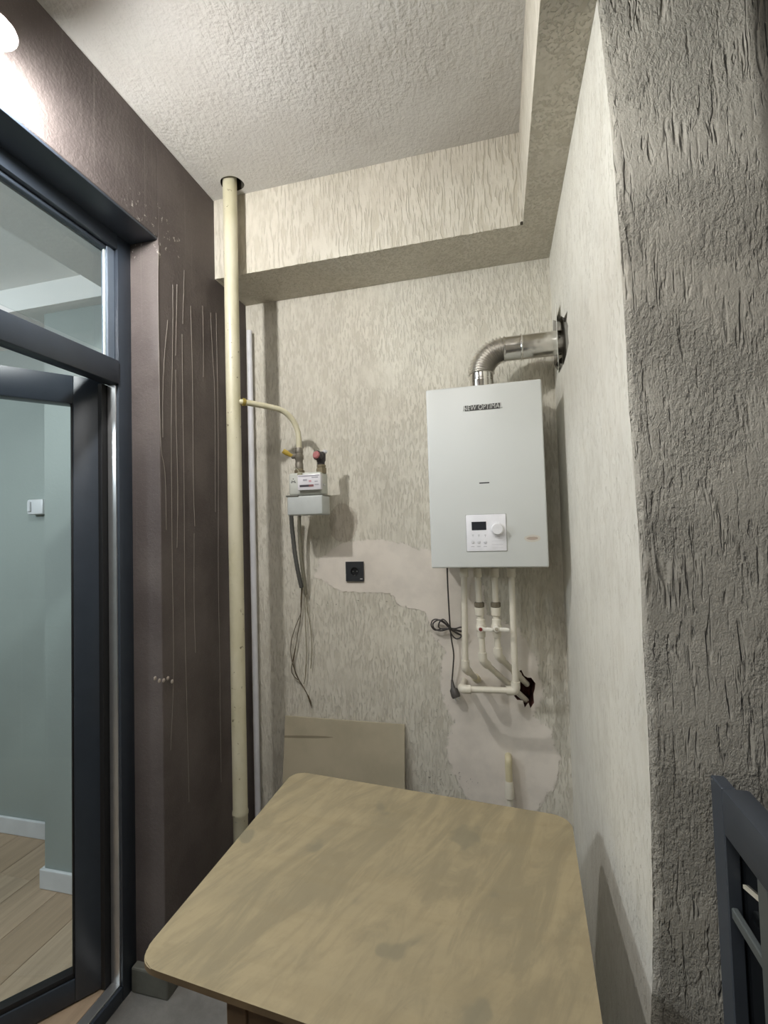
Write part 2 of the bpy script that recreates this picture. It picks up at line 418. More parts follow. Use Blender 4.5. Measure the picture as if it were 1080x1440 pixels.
for k, d in enumerate(drips):
    pts = [at(x, y, 0, XL+.0006) for x, y in d]
    pts = smooth_path(pts, 10)
    pts = [p+Vector((0, .0012*noise.noise(Vector((k, 0, p.z*30))), 0)) for p in pts]
    rr = [.0011*(.75+.5*abs(noise.noise(Vector((k*3, 5, p.z*45))))) for p in pts]
    b = bmx(); sweep(b, pts, rr, 6, up=(1, 0, 0)); mesh('drip', b, M_DRIP, walll, smooth=True)
# broken plaster nick low on the pillar
b = bmx()
for k in range(5):
    c = at(218+k*6, 956+random.uniform(-3, 3), 0, XL+.001)
    lathe(b, c, (1, 0, 0), [(0, .008), (.002, .006), (.003, .001)], 7)
mesh('plaster_chip', b, simple('chip_white', (170, 160, 150), .8), walll, smooth=False)

# plinth of the pillar
b = bmx(); box(b, (XL-.12, DY1-.028, 0), (XL+.03, YB, .085), .006, 2)
struct('baseboard_left', b, M_PLINTH, 'grey green stone plinth at the foot of the brown pillar', cat='baseboard')

# ceiling beam: back run and side run, with ragged lower arrises
def jl(p, q, n, amp=.002, seed=0):
    p, q = Vector(p), Vector(q); out = []
    for i in range(n+1):
        v = p.lerp(q, i/n)
        if 0 < i < n:
            s = noise.noise(Vector((i*.37, seed, 0)))*amp+random.uniform(-amp, amp)*.4
            v = v+Vector((0, 0, s))
        out.append(v)
    return out
def strip(bm, A, B):
    a = [bm.verts.new(p) for p in A]; c = [bm.verts.new(p) for p in B]
    for i in range(len(a)-1): bm.faces.new((a[i], a[i+1], c[i+1], c[i]))
b = bmx()
e1 = jl((XL, YBM, ZB), (XBM, YBM, ZB), 110, .0022, 1)
strip(b, [Vector((p.x, p.y, ZC)) for p in e1], e1)
strip(b, e1, [Vector((p.x, YB, ZB)) for p in e1])
e2 = jl((XBM, YBM, ZB), (XBM, -1.6, ZB), 240, .0022, 2)
strip(b, [Vector((p.x, p.y, ZC)) for p in e2], e2)
strip(b, e2, [Vector((.62 if p.y < YP else XR+.01, p.y, ZB)) for p in e2])
strip(b, [Vector((XBM, YBM, ZB)), Vector((XBM, YB, ZB))], [Vector((XR+.01, YBM, ZB)), Vector((XR+.01, YB, ZB))])
bmesh.ops.remove_doubles(b, verts=b.verts[:], dist=1e-5)
beam = struct('trim_1', b, M_BEAM, 'cream plastered ceiling beam running along the back and right walls', cat='beam')
b = bmx(); p = Vector((XBM-.004, YBM-.001, ZB+.004)); lathe(b, p, (0, -1, 0), [(0, .007), (.004, .006), (.007, .002)], 7)
mesh('plaster_chip', b, simple('chip_dark', (60, 54, 44), .9), beam, smooth=False)

# end wall of the balcony behind the viewer, outer glazing
b = bmx(); box(b, (XL, -1.7, 0), (.62, -1.6, ZC)); struct('wall_front', b, M_BACK, 'plain plaster end wall of the balcony behind the viewer', cat='wall')
win = bpy.data.objects.new('window_1', None); COL.objects.link(win); win.location = (.6, -.3, 0)
win['kind'] = 'structure'; win['label'] = 'dark framed outer window of the balcony, night behind it'; win['category'] = 'window'
for lo, hi in [((.57, -1.6, 0), (.63, YP+.3, .06)), ((.57, -1.6, ZB-.06), (.63, YP+.3, ZB)), ((.57, -1.6, .95), (.63, YP+.3, 1.01))]+[((.57, y, .06), (.63, y+.06, ZB-.06)) for y in (-1.6, -.75, .10, YP-.02)]:
    b = bmx(); box(b, lo, hi, .004); mesh('window_frame', b, M_FRAME, win)
for y0, y1 in ((-1.54, -.75), (-.69, .10), (.16, YP-.02)):
    for z0, z1 in ((.06, .95), (1.01, ZB-.06)):
        b = bmx(); box(b, (.597, y0, z0), (.603, y1, z1)); mesh('pane', b, M_GLASS, win, smooth=False)

# ------------------------------------------------------------------ glazed door
XF, XFB = -1.32, -1.368
door = bpy.data.objects.new('door_1', None); COL.objects.link(door); door.location = (XF, .9, 0)
door['kind'] = 'structure'; door['label'] = 'anthracite metal glazed door with a transom light, its leaf standing ajar inwards'; door['category'] = 'door'
JY = 1.389
fr = bmx()
box(fr, (XFB, JY, 0), (XF, DY1+.003, DZ+.002), .003, 2)                # hinge jamb
mesh('jamb', fr, M_FRAME, door)
b = bmx(); box(b, (XFB, DY0-.003, 0), (XF, DY0+.06, DZ+.002), .003, 2); mesh('jamb', b, M_FRAME, door)
b = bmx(); box(b, (XFB, DY0+.06, 2.655), (XF, JY, DZ+.002), .003, 2); mesh('head_rail', b, M_FRAME, door)
b = bmx(); box(b, (XF-.002, DY0+.01, DZ-.008), (XL-.002, DY1-.001, DZ+.001), .001); mesh('head_liner', b, M_FRAME, door)
b = bmx(); box(b, (XFB, DY0+.06, 2.155), (XF+.004, JY, 2.241), .003, 2); mesh('transom_bar', b, M_FRAME, door)
b = bmx(); box(b, (XFB, DY0+.06, 0), (XF, JY, .050), .003, 2); mesh('threshold', b, M_FRAME, door)
b = bmx(); box(b, (XF-.046, JY-.004, .050), (XF-.010, JY+.001, 2.155), .001); s = mesh('weather_strip', b, M_ALU, door); s['label'] = 'bare aluminium strip in the rebate'
b = bmx(); box(b, (XF-.046, DY0+.06, .049), (XF-.010, JY-.003, .056), .001); s = mesh('weather_strip', b, M_ALU, door); s['label'] = 'bare aluminium strip on the threshold'
b = bmx(); box(b, (-1.392, 1.362, .052), (-1.3675, 1.392, 2.155), .001); mesh('gasket', b, M_GASK, door)
# transom light
b = bmx(); box(b, (-1.352, DY0+.09, 2.270), (-1.346, 1.354, 2.650)); mesh('transom_pane', b, M_GLASS, door, smooth=False)
for lo, hi in [((-1.362, 1.356, 2.241), (-1.334, JY, 2.655)), ((-1.358, DY0+.06, 2.241), (-1.338, 1.356, 2.252)), ((-1.358, DY0+.06, 2.640), (-1.338, 1.356, 2.655))]:
    b = bmx(); box(b, lo, hi, .002, 1); s = mesh('glazing_bead', b, simple('bead_grey', (104, 115, 128), .35) if lo[1] > 1.3 else M_FRAME, door)
b = bmx(); box(b, (-1.349, 1.351, 2.241), (-1.343, 1.3555, 2.652)); s = mesh('pane_seal', b, simple('pale_seal', (214, 222, 214), .3), door); s['label'] = 'pale vertical seal at the pane edge'
for zz in (2.250, 2.385, 2.52): pass
# leaf
hv = Vector((-1.371, 1.379, 0)); du = Vector((-.625, -.7806, 0)); dn = Vector((.7806, -.625, 0))
LT, LB, LW = 2.172, .055, .86
def leafbox(name, t0, t1, z0, z1, d0, d1, mat, parent, bev=.003):
    b = bmx(); o = hv+du*t0+dn*d0; obox(b, (o.x, o.y, z0), du*(t1-t0), dn*(d1-d0), (0, 0, z1-z0), bev, 2); return mesh(name, b, mat, parent)
leaf = leafbox('door_leaf', 0, .096, LB, LT, -.055, 0, M_FRAME, door)
leafbox('leaf_stile', LW-.096, LW, LB, LT, -.055, 0, M_FRAME, leaf)
leafbox('leaf_rail', .0955, LW-.0955, LT-.100, LT, -.055, 0, M_FRAME, leaf)
leafbox('leaf_rail', .0955, LW-.0955, LB, LB+.075, -.055, 0, M_FRAME, leaf)
leafbox('glass_pane', .094, LW-.094, LB+.073, LT-.098, -.030, -.024, M_GLASS, leaf, 0)
leafbox('leaf_bead', .0955, LW-.0955, LB+.075, LB+.093, -.040, -.006, M_GASK, leaf, .001)
leafbox('leaf_bead', .0955, .1015, LB+.075, LT-.100, -.040, -.006, M_GASK, leaf, .001)
s = leafbox('edge_seal', .004, .008, LB+.01, LT-.01, -.002, .0012, simple('grey_seal', (150, 152, 156), .4), leaf, 0); s['label'] = 'thin pale seal'
b = bmx(); c = hv+du*(LW-.05); lathe(b, (c.x, c.y, 1.10), dn, [(0, .026), (.008, .026), (.010, .010), (.05, .010)], 16)
q = c+dn*.045; sweep(b, [(q.x, q.y, 1.10), tuple(q-du*.06)[:2]+(1.10,), tuple(q-du*.12)[:2]+(1.098,)], [.010, .010, .009], 12); mesh('leaf_handle', b, M_ALU, leaf)

# ------------------------------------------------------------------ room behind the door
IF = .05
b = bmx(); box(b, (-4.0, -2.0, -.10), (XI, 2.2, IF-.013)); box(b, (XI-.001, DY0, -.1), (XFB-.001, DY1, IF-.013)); rf = struct('floor', b, M_CONC, 'wood laminate floor of the room behind the glazed door', cat='floor')
def plank_mat(k):
    t = NT('laminate_%s' % 'abc'[k]); p = t.pos(True)
    g = t.noise(t.scaled(p, (26, 1.6, 26), (k*3.1, k*1.7, 0)), 1.0, 5, .6, .6); base = [(176, 153, 128), (166, 143, 118), (183, 161, 136)][k]
    kn = t.ramp(t.noise(t.scaled(p, (5, 1.4, 5), (k, 0, 0)), 1.0, 3), .58, .75)
    c = t.mix(t.ramp(g, .3, .7), s2l(base), tuple(x*.72 for x in s2l(base)))
    c = t.mix(t.math('MULTIPLY', kn, .4), c, s2l((96, 80, 62)))
    t.l(c, t.b.inputs['Base Color']); t.b.inputs['Roughness'].default_value = .42; return t.m
PM = [plank_mat(k) for k in range(3)]
proto = {}
x = XFB-.004; row = 0
while x > -3.9:
    x0 = x-.19; y = -1.2+(.43*row) % 1.2-1.2
    ymax = 2.0
    while y < ymax:
        y0, y1 = max(y, -1.6), min(y+1.2, 1.7 if x0 > -2.03 else 1.97)
        if row == 0: y0, y1 = max(y0, DY0), min(y1, DY1)
        if y1-y0 > .03:
            L = y1-y0; key = (round(L, 3), (row+int(y*3)) % 3)
            if key not in proto:
                bb = bmx(); box(bb, (-.0942, 0, -.012), (.0942, L-.0012, 0), .0012, 1); finish(bb, False)
                me = bpy.data.meshes.new('plank'); bb.to_mesh(me); bb.free(); me.materials.append(PM[key[1]]); proto[key] = me
            o = bpy.data.objects.new('plank', proto[key]); COL.objects.link(o); o.parent = rf
            o.location = Vector((x0+.095, y0, IF))-rf.location
        y += 1.2
    x = x0; row += 1
b = bmx(); box(b, (-2.03, 1.70, 0), (XI+.001, 2.25, 2.95)); struct('wall_inner', b, M_GREEN, 'grey green wall return of the inner room, nearer the door', cat='wall')
b = bmx(); box(b, (-4.0, 1.97, 0), (-2.03, 2.25, 2.95)); struct('wall_far', b, M_GREEN, 'grey green far wall of the inner room', cat='wall')
b = bmx(); box(b, (-4.1, -2.0, 0), (-4.0, 2.25, 2.95)); box(b, (-4.1, -2.1, 0), (XI, -2.0, 2.95)); struct('wall_side', b, M_GREEN, 'side walls of the inner room out of sight', cat='wall')
b = bmx(); box(b, (-2.045, 1.685, IF), (XI, 1.70, IF+.085), .004, 2); box(b, (-2.045, 1.70, IF), (-2.03, 1.97, IF+.085), .002, 1); struct('baseboard_inner', b, M_TRIM, 'white baseboard on the nearer inner wall return', cat='baseboard')
b = bmx(); box(b, (-4.0, 1.955, IF), (-2.045, 1.97, IF+.085), .004, 2); struct('baseboard_far', b, M_TRIM, 'white baseboard along the inner far wall', cat='baseboard')
b = bmx(); box(b, (-4.0, -2.0, 2.765), (XI, 2.2, 2.85)); struct('ceiling', b, M_WHITEP, 'white ceiling of the inner room', cat='ceiling')
b = bmx(); box(b, (-4.0, 1.64, 2.655), (-1.58, 1.97, 2.766)); box(b, (-1.59, -2.0, 2.655), (XI, 1.97, 2.766)); struct('trim_2', b, M_WHITEP, 'white plaster bulkhead round the inner room ceiling', cat='trim')

# ------------------------------------------------------------------ wall lamp (light source)
lc = Vector((-1.105, .786, 1.148+H))
lamp = thing('wall_lamp', 'glowing round wall lamp above the glazed door at the left edge', 'lamp', (XL, lc.y, lc.z-.05))
b = bmx(); lathe(b, (XL-.002, lc.y, lc.z), (1, 0, 0), [(0, .036), (.012, .036), (.02, .028), (.028, .020), (.046, .018)], 24); mesh('lamp_base', b, M_TRIM, lamp)
t = NT('lamp_glow'); t.b.inputs['Emission Color'].default_value = (1.0, .988, .970, 1); t.b.inputs['Emission Strength'].default_value = LAMP_POWER; t.b.inputs['Base Color'].default_value = (1, 1, 1, 1)
b = bmx(); bmesh.ops.create_uvsphere(b, u_segments=24, v_segments=16, radius=.030, matrix=Matrix.Translation(lc)); mesh('bulb', b, t.m, lamp)
b = bmx(); lathe(b, lc+Vector((0, 0, .040)), (0, 0, 1), [(0, .058), (.006, .051), (.012, .036), (.014, .002)], 24); lathe(b, lc+Vector((0, 0, .0385)), (0, 0, 1), [(0, .056), (.001, .056)], 24); mesh('added_visor', b, M_TRIM, lamp)  # visor added to keep the bulb's light off the ceiling

# ------------------------------------------------------------------ table
TZ = .752
P = [at(x, y, 2, TZ) for x, y in [(414, 1084), (803, 1149), (871, 1595), (188, 1354)]]
ctr = sum(P, Vector())/4
P[1].x = min(P[1].x, XR-.008)
def round_poly(pts, r, n=8):
    out = []
    for i in range(len(pts)):
        a, c, d = pts[i-1], pts[i], pts[(i+1) % len(pts)]
        p = c+(a-c).normalized()*r; q = c+(d-c).normalized()*r
        for k in range(n+1):
            t_ = k/n; out.append(p*(1-t_)**2+c*2*t_*(1-t_)+q*t_*t_)
    return out
def table_mat():
    t = NT('stained_plywood'); p = t.pos(False)
    d = t.scaled(p, (1, 1, 1), rot=(0, 0, -1.2))
    a = t.ramp(t.noise(t.scaled(d, (3.0, 11, 1)), 1.0, 6, .65, 1.1), .40, .64)
    a2 = t.ramp(t.noise(t.scaled(d, (9, 34, 1)), 1.0, 5, .6, .7), .45, .70)
    g = t.ramp(t.noise(t.scaled(p, (3, 22, 3), rot=(0, 0, .12)), 1.0, 4, .6, .5), .40, .75)
    sp = t.ramp(t.noise(p, 9, 2, .4), .66, .72)
    fine = t.ramp(t.noise(p, 90, 4, .7), .62, .75)
    c = t.mix(a, s2l((166, 152, 121)), s2l((146, 135, 109)))
    c = t.mix(t.math('MULTIPLY', a2, .5), c, s2l((140, 129, 104)))
    c = t.mix(t.math('MULTIPLY', t.ramp(t.noise(p, 4.5, 4), .45, .7), .3), c, s2l((136, 127, 104)))
    c = t.mix(t.math('MULTIPLY', g, .30), c, s2l((142, 128, 98)))
    c = t.mix(t.math('MULTIPLY', sp, .65), c, s2l((128, 122, 102)))
    c = t.mix(t.math('MULTIPLY', fine, .25), c, s2l((120, 108, 84)))
    t.l(c, t.b.inputs['Base Color']); t.b.inputs['Roughness'].default_value = .6; t.b.inputs['Specular IOR Level'].default_value = .3
    t.bump(t.noise(p, 35, 3), .0008); return t.m
tb = thing('table', 'square plywood table with rounded corners, its pale top blotched with stains', 'table', (ctr.x, ctr.y, 0))
ring = round_poly(P, .055); b = bmx()
top = [b.verts.new(p) for p in ring]; bot = [b.verts.new(p-Vector((0, 0, .013))) for p in ring]
b.faces.new(top); b.faces.new(list(reversed(bot)))
for i in range(len(ring)): b.faces.new((top[i], top[(i+1) % len(ring)], bot[(i+1) % len(ring)], bot[i]))
bmesh.ops.bevel(b, geom=[e for e in b.edges if all(v in top for v in e.verts)], offset=.002, segments=2, affect='EDGES')
for f_ in b.faces:
    f_.normal_update()
    if abs(f_.normal.z) < .3 or f_.calc_center_median().z < TZ-.012: f_.material_index = 1
tt = mesh('tabletop', b, [table_mat(), simple('board_edge', (112, 92, 64), .7, var=.15)], tb)
M_LEG = simple('brown_wood', (112, 88, 62), .6, var=.15)
for lx, ly in ((-.512, .828), (-.10, .790), (-.512, 1.47), (-.10, 1.43)):
    b = bmx(); box(b, (lx-.022, ly-.022, 0), (lx+.022, ly+.022, TZ-.013), .003, 1); mesh('leg', b, M_LEG, tb)
for lo, hi in [((-.49, .808, .66), (-.122, .828, TZ-.013)), ((-.49, 1.43, .66), (-.122, 1.45, TZ-.013)), ((-.522, .85, .66), (-.502, 1.448, TZ-.013)), ((-.11, .812, .66), (-.09, 1.408, TZ-.013))]:
    b = bmx(); box(b, lo, hi, .002); mesh('apron', b, M_LEG, tb)

# ------------------------------------------------------------------ gas riser with its branch
def gas_mat():
    t = NT('cream_gas_paint'); p = t.pos(False)
    c = t.mix(t.ramp(t.noise(t.scaled(p, (1, 1, .4)), 10, 5), .35, .7), s2l((212, 206, 182)), s2l((194, 188, 158)))
    sp = t.math('MULTIPLY', t.ramp(t.noise(p, 42, 3, .6), .655, .69), t.ramp(t.noise(p, 4, 2), .42, .55))
    c = t.mix(t.math('MULTIPLY', sp, .8), c, s2l((92, 82, 58)))
    t.l(c, t.b.inputs['Base Color']); t.b.inputs['Roughness'].default_value = .42; t.bump(t.noise(p, 60, 3), .0008); return t.m
M_GAS = gas_mat()
rs = thing('gas_pipe', 'thick cream painted vertical gas pipe with a thin branch, in front of brown wall', 'pipe', (PX, PY, 0))
b = bmx(); lathe(b, (PX, PY, .0), (0, 0, 1), [(0, PR), (.45, PR), (.455, PR+.0025), (.465, PR+.003), (.475, PR), (1.6, PR), (2.4, PR), (ZC+.08, PR)], 32); mesh('riser', b, M_GAS, rs)
UX, UY = -.856, 1.915
br = [(PX+.01, PY+.01, at(340, 565, 1, 1.755).z), tuple(at(345, 566, 1, 1.76)), tuple(at(380, 572.5, 1, 1.835)), tuple(at(398, 578, 1, 1.875)), tuple(at(411, 590, 1, 1.90)), tuple(at(418, 605, 1, UY)), (UX, UY, at(420, 618, 1, UY).z), (UX, UY, at(420, 632, 1, UY).z)]
b = bmx(); sweep(b, smooth_path(br, 8), .0125, 20); mesh('branch_pipe', b, M_GAS, rs)
M_OLD = simple('weathered_brass', (122, 112, 90), .5, metal=.3, var=.2)
M_STEEL = simple('dull_steel', (128, 122, 110), .45, metal=.4, var=.15)
b = bmx(); a = Vector(br[1]); d = (Vector(br[2])-a).normalized(); lathe(b, a-d*.012, d, [(0, .017), (.012, .0155), (.014, .0125)], 20); s = mesh('weld_collar', b, simple('mustard_paint', (150, 132, 60), .5), rs); s['label'] = 'mustard coloured weld'
# stopcock with yellow lever below the branch
zt = br[-1][2]
b = bmx(); lathe(b, (UX, UY, zt+.006), (0, 0, -1), [(0, .0165), (.012, .0185), (.020, .0185), (.022, .0165), (.030, .0165), (.034, .020), (.050, .020), (.056, .0165), (.066, .0165)], 12)
lathe(b, (UX-.01, UY, zt-.032), (-1, 0, 0), [(0, .010), (.022, .009), (.026, .006)], 12)
mesh('stopcock', b, M_STEEL, rs)
b = bmx(); ha = Vector((UX-.024, UY, zt-.034)); hb = at(398, 634, 1, UY-.02)
sweep(b, [ha, ha.lerp(hb, .35), ha.lerp(hb, .7), hb], [.006, .008, .0115, .0105], 12, flat=.55); s = mesh('lever', b, simple('yellow_lever', (176, 150, 60), .5), rs); s['label'] = 'yellow lever handle'

# ------------------------------------------------------------------ gas meter
MX0, MX1, MY0, MY1 = -.898, -.737, 1.870, 1.962
ztop = at(430, 664, 1, MY0).z; zmid = at(430, 696, 1, MY0).z; zlow = at(430, 724, 1, MY0).z
gm = thing('gas_meter', 'light grey gas meter with a small counter window, hanging under the thin branch', 'meter', ((MX0+MX1)/2, (MY0+MY1)/2, zlow))
M_MET = simple('meter_grey', (196, 198, 190), .42); M_MET2 = simple('meter_grey_lower', (188, 192, 190), .38)
b = bmx(); box(b, (MX0+.008, MY0+.004, zmid), (MX1-.002, MY1, ztop), .010, 3); mesh('upper_case', b, M_MET, gm)
b = bmx(); box(b, (MX0, MY0, zlow), (MX1+.003, MY1+.004, zmid-.003), .006, 3); mesh('lower_case', b, M_MET2, gm)
b = bmx(); box(b, (MX0-.004, MY0-.003, zmid-.006), (MX0+.055, MY1+.006, zmid+.002), .002); box(b, (MX0+.05, MY0+.01, zmid-.006), (MX1+.004, MY1+.006, zmid+.002), .002); mesh('seam', b, simple('meter_seam', (116, 116, 108), .5), gm)
wA = at(418, 668, 1, MY0-.016); wB = at(451, 688, 1, MY0-.016)
b = bmx(); box(b, (wA.x, MY0-.016, wB.z), (wB.x, MY0+.01, wA.z), .003, 2); cw = mesh('counter_window', b, simple('counter_white', (224, 222, 226), .25), gm); cw['label'] = 'white counter window'
def plate(name, x0, x1, z0, z1, y, mat, parent, th=.0012):
    b = bmx(); box(b, (x0, y-th, z0), (x1, y, z1)); return mesh(name, b, mat, parent, smooth=False)
W_ = wB.x-wA.x; Hh = wA.z-wB.z; yw = MY0-.016
M_INK = simple('dark_ink', (70, 64, 70), .5)
plate('counter_digits', wA.x+.1*W_, wA.x+.50*W_, wB.z+.20*Hh, wB.z+.34*Hh, yw, M_INK, cw)
plate('counter_digits', wA.x+.50*W_, wA.x+.70*W_, wB.z+.20*Hh, wB.z+.34*Hh, yw, simple('red_ink', (132, 84, 84), .5), cw)
plate('counter_print', wA.x+.50*W_, wA.x+.60*W_, wB.z+.5*Hh, wB.z+.62*Hh, yw, simple('pink_ink', (206, 158, 168), .5), cw)
for (u0, u1, v0, v1) in ((.05, .95, .88, .95), (.62, .9, .76, .82), (.25, .42, .6, .7), (.75, .92, .30, .36), (.75, .88, .5, .56)):
    plate('counter_print', wA.x+u0*W_, wA.x+u1*W_, wB.z+v0*Hh, wB.z+v1*Hh, yw, simple('grey_print', (172, 170, 178), .5), cw)
b = bmx()
ex = at(412, 676, 1, MY0).x; ez = at(412, 676, 1, MY0).z
for (dx, dz) in ((0, .008), (-.006, -.002), (.006, -.002), (0, -.004), (-.008, -.008), (.008, -.008)): box(b, (ex+dx-.0022, MY0+.0025, ez+dz-.002), (ex+dx+.0022, MY0+.0045, ez+dz+.002))
s = mesh('emblem', b, simple('grey_print2', (110, 110, 108), .5), gm); s['label'] = 'small grey printed emblem'
b = bmx(); lathe(b, (MX1-.004, MY0+.03, at(455, 681, 1, MY0).z), (1, 0, 0), [(0, .004), (.010, .004), (.012, .002)], 10); mesh('seal_screw', b, M_TRIM, gm)
for ux in (UX, -.752):
    zf = ztop
    b = bmx(); lathe(b, (ux, UY, zf-.004), (0, 0, 1), [(0, .0235), (.018, .0235), (.022, .019), (.030, .0165)] if ux == UX else [(0, .0235), (.022, .0235), (.026, .019), (.030, .021), (.036, .021), (.040, .0165)], 6 if ux != UX else 8); s = mesh('union_nut', b, M_OLD, gm, smooth=False)
b = bmx(); lathe(b, (UX, UY, ztop+.022), (0, 0, 1), [(0, .0175), (.022, .0185), (.030, .0155), (.045, .0155)], 12); mesh('connector', b, M_STEEL, gm)
b = bmx(); sweep(b, smooth_path([(UX-.012, UY-.02, ztop+.028), (UX+.006, UY-.028, ztop+.012), (UX+.020, UY-.040, ztop-.004), (UX+.028, UY-.046, ztop-.012)], 5), [.002]*16, 6)
box(b, (UX+.012, UY-.052, ztop-.016), (UX+.034, UY-.044, ztop+.000), .002); mesh('seal_tag', b, simple('tag_olive', (150, 148, 124), .5), gm)
# black outlet valve with a pink cap
vz = ztop+.036; vx = -.752
rg = thing('outlet_valve', 'black valve with a pink round cap standing on the gas meter outlet', 'valve', (vx, UY, vz))
b = bmx(); lathe(b, (vx, UY, vz), (0, 0, 1), [(0, .0165), (.010, .0165), (.016, .020), (.045, .021), (.055, .014), (.057, .004)], 20)
ax = Vector((-.25, -.95, .12)).normalized(); c0 = Vector((vx, UY, vz+.034))
lathe(b, c0, ax, [(0, .019), (.022, .021), (.030, .021)], 20); mesh('valve_body', b, simple('black_plastic', (52, 48, 50), .4), rg)
b = bmx(); lathe(b, c0+ax*.026, ax, [(0, .0165), (.012, .0165), (.016, .012)], 20); s = mesh('cap', b, simple('pink_cap', (176, 112, 112), .45), rg); s['label'] = 'pink cap'
b = bmx(); sweep(b, [c0+Vector((.004, .006, .014)), c0+Vector((.016, .010, .024)), c0+Vector((.024, .014, .020))], [.009, .010, .007], 12); s = mesh('outlet_stub', b, M_TRIM, rg); s['label'] = 'white stub'

# ------------------------------------------------------------------ cable hanging from behind the meter
ec = thing('electric_cable', 'grey sleeved cable with loose bare wire ends hanging below the gas meter', 'cable', tuple(at(432, 990, 1, YB-.02)))
M_SLV = simple('grey_sleeve', (92, 92, 88), .5); M_WIRE = simple('brown_wire', (92, 80, 60), .5); M_WIRE2 = simple('pale_wire', (140, 132, 108), .5)
def pp(l, y0, y1=None):
    n = len(l); y1 = y0 if y1 is None else y1
    return [at(x, y, 1, y0+(y1-y0)*i/(n-1)) for i, (x, y) in enumerate(l)]
pts = smooth_path(pp([(409, 716), (411, 745), (415, 780), (420, 808), (424, 826)], 1.975, 2.045), 10)
b = bmx(); sweep(b, pts, [.0095+.0008*(i % 2) for i in range(len(pts))], 12); mesh('sleeve', b, M_SLV, ec)
pts = smooth_path(pp([(421, 716), (421, 750), (424, 790), (428, 815), (430, 836)], 1.985, 2.050), 10)
b = bmx(); sweep(b, pts, [.0080+.0007*(i % 2) for i in range(len(pts))], 12); mesh('sleeve', b, simple('olive_sleeve', (128, 124, 108), .55), ec)
for l, m in (([(424, 826), (423, 848), (423, 862), (416, 880), (410, 900), (409, 918), (412, 935), (420, 955), (430, 972), (434, 982), (438, 993)], M_WIRE),
             ([(425, 826), (424, 850), (422, 872), (418, 895), (415, 915), (413, 930), (416, 948), (426, 965), (433, 978)], M_WIRE),
             ([(429, 836), (429, 860), (430, 890), (431, 915), (430, 940), (429, 955), (427, 962)], M_WIRE2),
             ([(430, 836), (433, 860), (437, 885), (438.5, 910), (437.5, 930), (437, 940)], M_WIRE2),
             ([(415, 912), (410, 940), (413, 950), (419, 956)], M_WIRE)):
    pts = smooth_path(pp(l, 2.055), 6); b = bmx(); sweep(b, pts, .0019, 6); mesh('wire', b, m, ec)
b = bmx(); sweep(b, pp([(433, 978), (436, 986), (438.5, 996)], 2.055), [.0035, .004, .001], 6); mesh('wire_tip', b, M_WIRE, ec)

# ------------------------------------------------------------------ white conduit in the corner
b = bmx(); cx = -1.166; zt2 = at(350, 465, 1, 2.045).z; lathe(b, (cx, 2.046, 0), (0, 0, 1), [(0, .0135), (zt2-.002, .0135), (zt2, .012), (zt2, .010), (zt2-.05, .010)], 20, cap=False)
tag(mesh('plastic_pipe', b, simple('white_pvc', (222, 222, 226), .4)), 'thin white plastic pipe standing open ended in the corner behind the gas pipe', 'pipe')

# ------------------------------------------------------------------ wall socket
sa = at(486, 790, 1, YB-.008); sb = at(511.5, 817.5, 1, YB-.008)
sk = thing('wall_socket', 'black square wall socket set in the pale repair patch', 'socket', ((sa.x+sb.x)/2, YB, sb.z))
M_BLK = simple('black_socket', (50, 52, 55), .35)
b = bmx(); scx, scz = (sa.x+sb.x)/2, (sa.z+sb.z)/2
ringo = [(sb.x, sb.z), (sb.x, sa.z), (sa.x, sa.z), (sa.x, sb.z)]; nseg = 32; circ = [(scx+.0195*math.cos(2*math.pi*i/nseg), scz+.0195*math.sin(2*math.pi*i/nseg)) for i in range(nseg)]
yf = YB-.010
face_with_holes(b, [(x, yf, z) for x, z in ringo], [[(x, yf, z) for x, z in circ]])
for i in range(4):
    p, q = ringo[i], ringo[(i+1) % 4]; b.faces.new([b.verts.new(v) for v in ((p[0], yf, p[1]), (q[0], yf, q[1]), (q[0], YB+.001, q[1]), (p[0], YB+.001, p[1]))])
bmesh.ops.remove_doubles(b, verts=b.verts[:], dist=1e-6); mesh('socket_plate', b, M_BLK, sk, smooth=False)
b = bmx(); lathe(b, (scx, yf, scz), (0, 1, 0), [(0, .0195), (.0085, .018), (.009, .0175), (.009, .0005)], 32, cap=False); mesh('socket_well', b, simple('black_well', (26, 27, 29), .4), sk)
b = bmx()
for s_ in (-1, 1): lathe(b, (scx+s_*.0095, yf+.0088, scz), (0, -1, 0), [(0, .0028), (.0012, .0024)], 10)
box(b, (scx-.003, yf+.001, scz-.0182), (scx+.003, yf+.007, scz-.0165)); mesh('contact', b, M_ALU, sk)
b = bmx(); box(b, (sb.x-.016, yf-.0006, sb.z+.010), (sb.x-.005, yf, sb.z+.013)); s = mesh('plate_mark', b, simple('mark_white', (215, 215, 215), .5), sk, smooth=False); s['label'] = 'small pale mark'

# ------------------------------------------------------------------ board leaning on the back wall
tl = at(401, 1006, 1, YB-.012); tr = at(569, 1019, 1, YB-.012)
b = bmx(); zb_ = 0.0; yb2 = YB-.115
xs = (tl.x, tr.x)
v = []
obox(b, (xs[0], yb2, 0), (xs[1]-xs[0], 0, 0), (0, .006, 0), (0, YB-.008-yb2-.006, (tl.z+tr.z)/2), .0015, 1)
def board_mat():
    t = NT('beige_hardboard'); p = t.pos(False)
    c = t.mix(t.ramp(t.noise(p, 5, 5), .35, .7), s2l((186, 176, 152)), s2l((172, 163, 140)))
    m = t.math('MULTIPLY', t.ellipse(t.scaled(p, (1, 1, 1), rot=(0, .06, 0)), (-.16, 0, .655), (.15, 0, .006), .6, 14), .55)
    c = t.mix(m, c, s2l((88, 78, 60)))
    t.l(c, t.b.inputs['Base Color']); t.b.inputs['Roughness'].default_value = .7; return t.m
